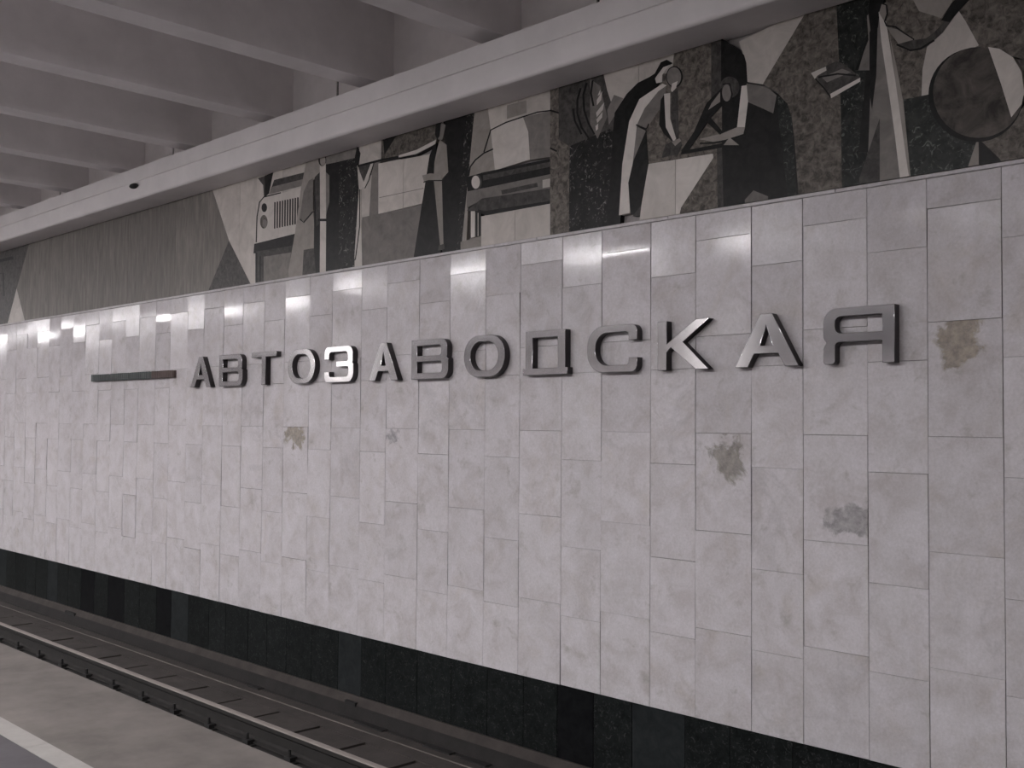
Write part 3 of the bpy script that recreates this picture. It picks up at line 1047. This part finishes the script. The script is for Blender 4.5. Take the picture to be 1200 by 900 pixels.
def build_letter(ch, x0, x1, label):
    cu = bpy.data.curves.new('wall_letter', 'CURVE')
    cu.dimensions = '2D'
    cu.fill_mode = 'BOTH'
    cu.extrude = DEPTH / 2 - 0.003
    cu.bevel_depth = 0.003
    cu.offset = -0.003
    cu.bevel_resolution = 1
    for ring in letter_shape(ch, x1 - x0):
        sp = cu.splines.new('POLY')
        sp.points.add(len(ring) - 1)
        for p, q in zip(sp.points, ring):
            p.co = (q[0], q[1], 0, 1)
        sp.use_cyclic_u = True
    tmp = bpy.data.objects.new('tmp_letter', cu)
    COL.objects.link(tmp)
    bpy.context.view_layer.update()
    dg = bpy.context.evaluated_depsgraph_get()
    me = bpy.data.meshes.new_from_object(tmp.evaluated_get(dg))
    bpy.data.objects.remove(tmp)
    me.materials.clear()
    me.transform(Matrix.Rotation(R(90), 4, 'X'))
    me.transform(Matrix.Translation((0, -DEPTH / 2, 0)))
    o = empty('wall_letter', (x0, 0, ZL0))
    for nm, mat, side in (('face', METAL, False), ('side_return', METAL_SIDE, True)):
        bm = bmesh.new()
        bm.from_mesh(me)
        bm.normal_update()
        bmesh.ops.delete(bm, geom=[f for f in bm.faces if (abs(f.normal.y) < 0.2) != side], context='FACES')
        part = bpy.data.meshes.new(nm)
        bm.to_mesh(part)
        bm.free()
        q = link(nm, part, mat, o)
        q['label'] = 'dark side return of the letter' if side else 'brushed nickel face of the letter'
    bpy.data.meshes.remove(me)
    tag(o, label, 'letter', 'metal letters of the station name')
    return o


LET = [('А', 223.2, 247, 437, 'raised nickel letter A opening the station name beside the ribbed bar'),
       ('В', 256.5, 284, 435, 'raised nickel letter B between the opening A and the T'),
       ('Т', 294.5, 323.5, 433, 'raised nickel letter T of the station name'),
       ('О', 337, 369, 430, 'raised nickel narrow letter O after the T'),
       ('З', 380, 414, 427, 'raised nickel letter shaped like a 3 shining white with reflected light'),
       ('А', 432, 466.5, 424, 'raised nickel letter A after the shining letter shaped like a 3'),
       ('В', 482, 525, 421, 'raised nickel letter B before the wide letter O'),
       ('О', 543.5, 591.5, 419, 'raised nickel wide letter O before the boxy letter with a foot bar'),
       ('Д', 613, 665, 415, 'raised nickel boxy letter with a flat foot bar'),
       ('С', 688, 746.5, 409, 'raised nickel letter C beside the letter K'),
       ('К', 770.5, 830.5, 405, 'raised nickel letter K with gleaming diagonal arms'),
       ('А', 861, 936, 399, 'raised nickel letter A after the letter K'),
       ('Я', 964.5, 1048.5, 393, 'raised nickel letter like a mirrored R closing the station name')]
for ch, a, b, y, lab in LET:
    build_letter(ch, on_plane(a, y, YF)[0], on_plane(b, y, YF)[0], lab)

# ------------------------------------------------------------------ ribbed bar before the name
xa, za = on_plane(106, 443.5, -0.05)
xb, zb = on_plane(203, 438.5, -0.05)
bar = empty('ribbed_wall_bar', ((xa + xb) / 2, 0, 2.085))
tag(bar, 'long dark ribbed bar of four segments fixed to the tiled wall', 'wall bar')
n = 4
seg = (xb - xa) / n
for i in range(n):
    mat = RIB_BROWN if i == n - 1 else RIB_GREEN
    s = box('segment', xa + i * seg + 0.018, xa + (i + 1) * seg - 0.018, -0.045, 0.002, 2.085 - 0.042, 2.085 + 0.042, mat, None, 0.008)
    s.parent = bar
    s.location = s.location - bar.location
    ribs = bmesh.new()
    k = 0
    while k < 13:
        me = box_mesh('rib', 0.018, 0.012, 0.088, 0.004)
        me.transform(Matrix.Translation((-seg / 2 + 0.035 + k * (seg - 0.07) / 12, -0.027, 0)))
        ribs.from_mesh(me)
        k += 1
    me = bpy.data.meshes.new('ribs')
    ribs.to_mesh(me)
    ribs.free()
    link('ribs', me, mat, s)['kind'] = 'stuff'

# small dark fitting on the cornice
fx, fz = on_plane(157, 218, C1 - 0.02)
fit = empty('cornice_fitting', (fx, C1, fz))
tag(fit, 'small dark oval fitting on the front of the white cornice', 'fitting')
bm = bmesh.new()
bmesh.ops.create_uvsphere(bm, u_segments=14, v_segments=8, radius=1.0)
bmesh.ops.scale(bm, vec=(0.085, 0.045, 0.03), verts=bm.verts)
me = bpy.data.meshes.new('cap')
bm.to_mesh(me)
bm.free()
link('cap', me, BLACK, fit, (0, -0.02, 0))
link('mount', box_mesh('mount', 0.09, 0.03, 0.03), BLACK, fit, (0, 0.005, 0))
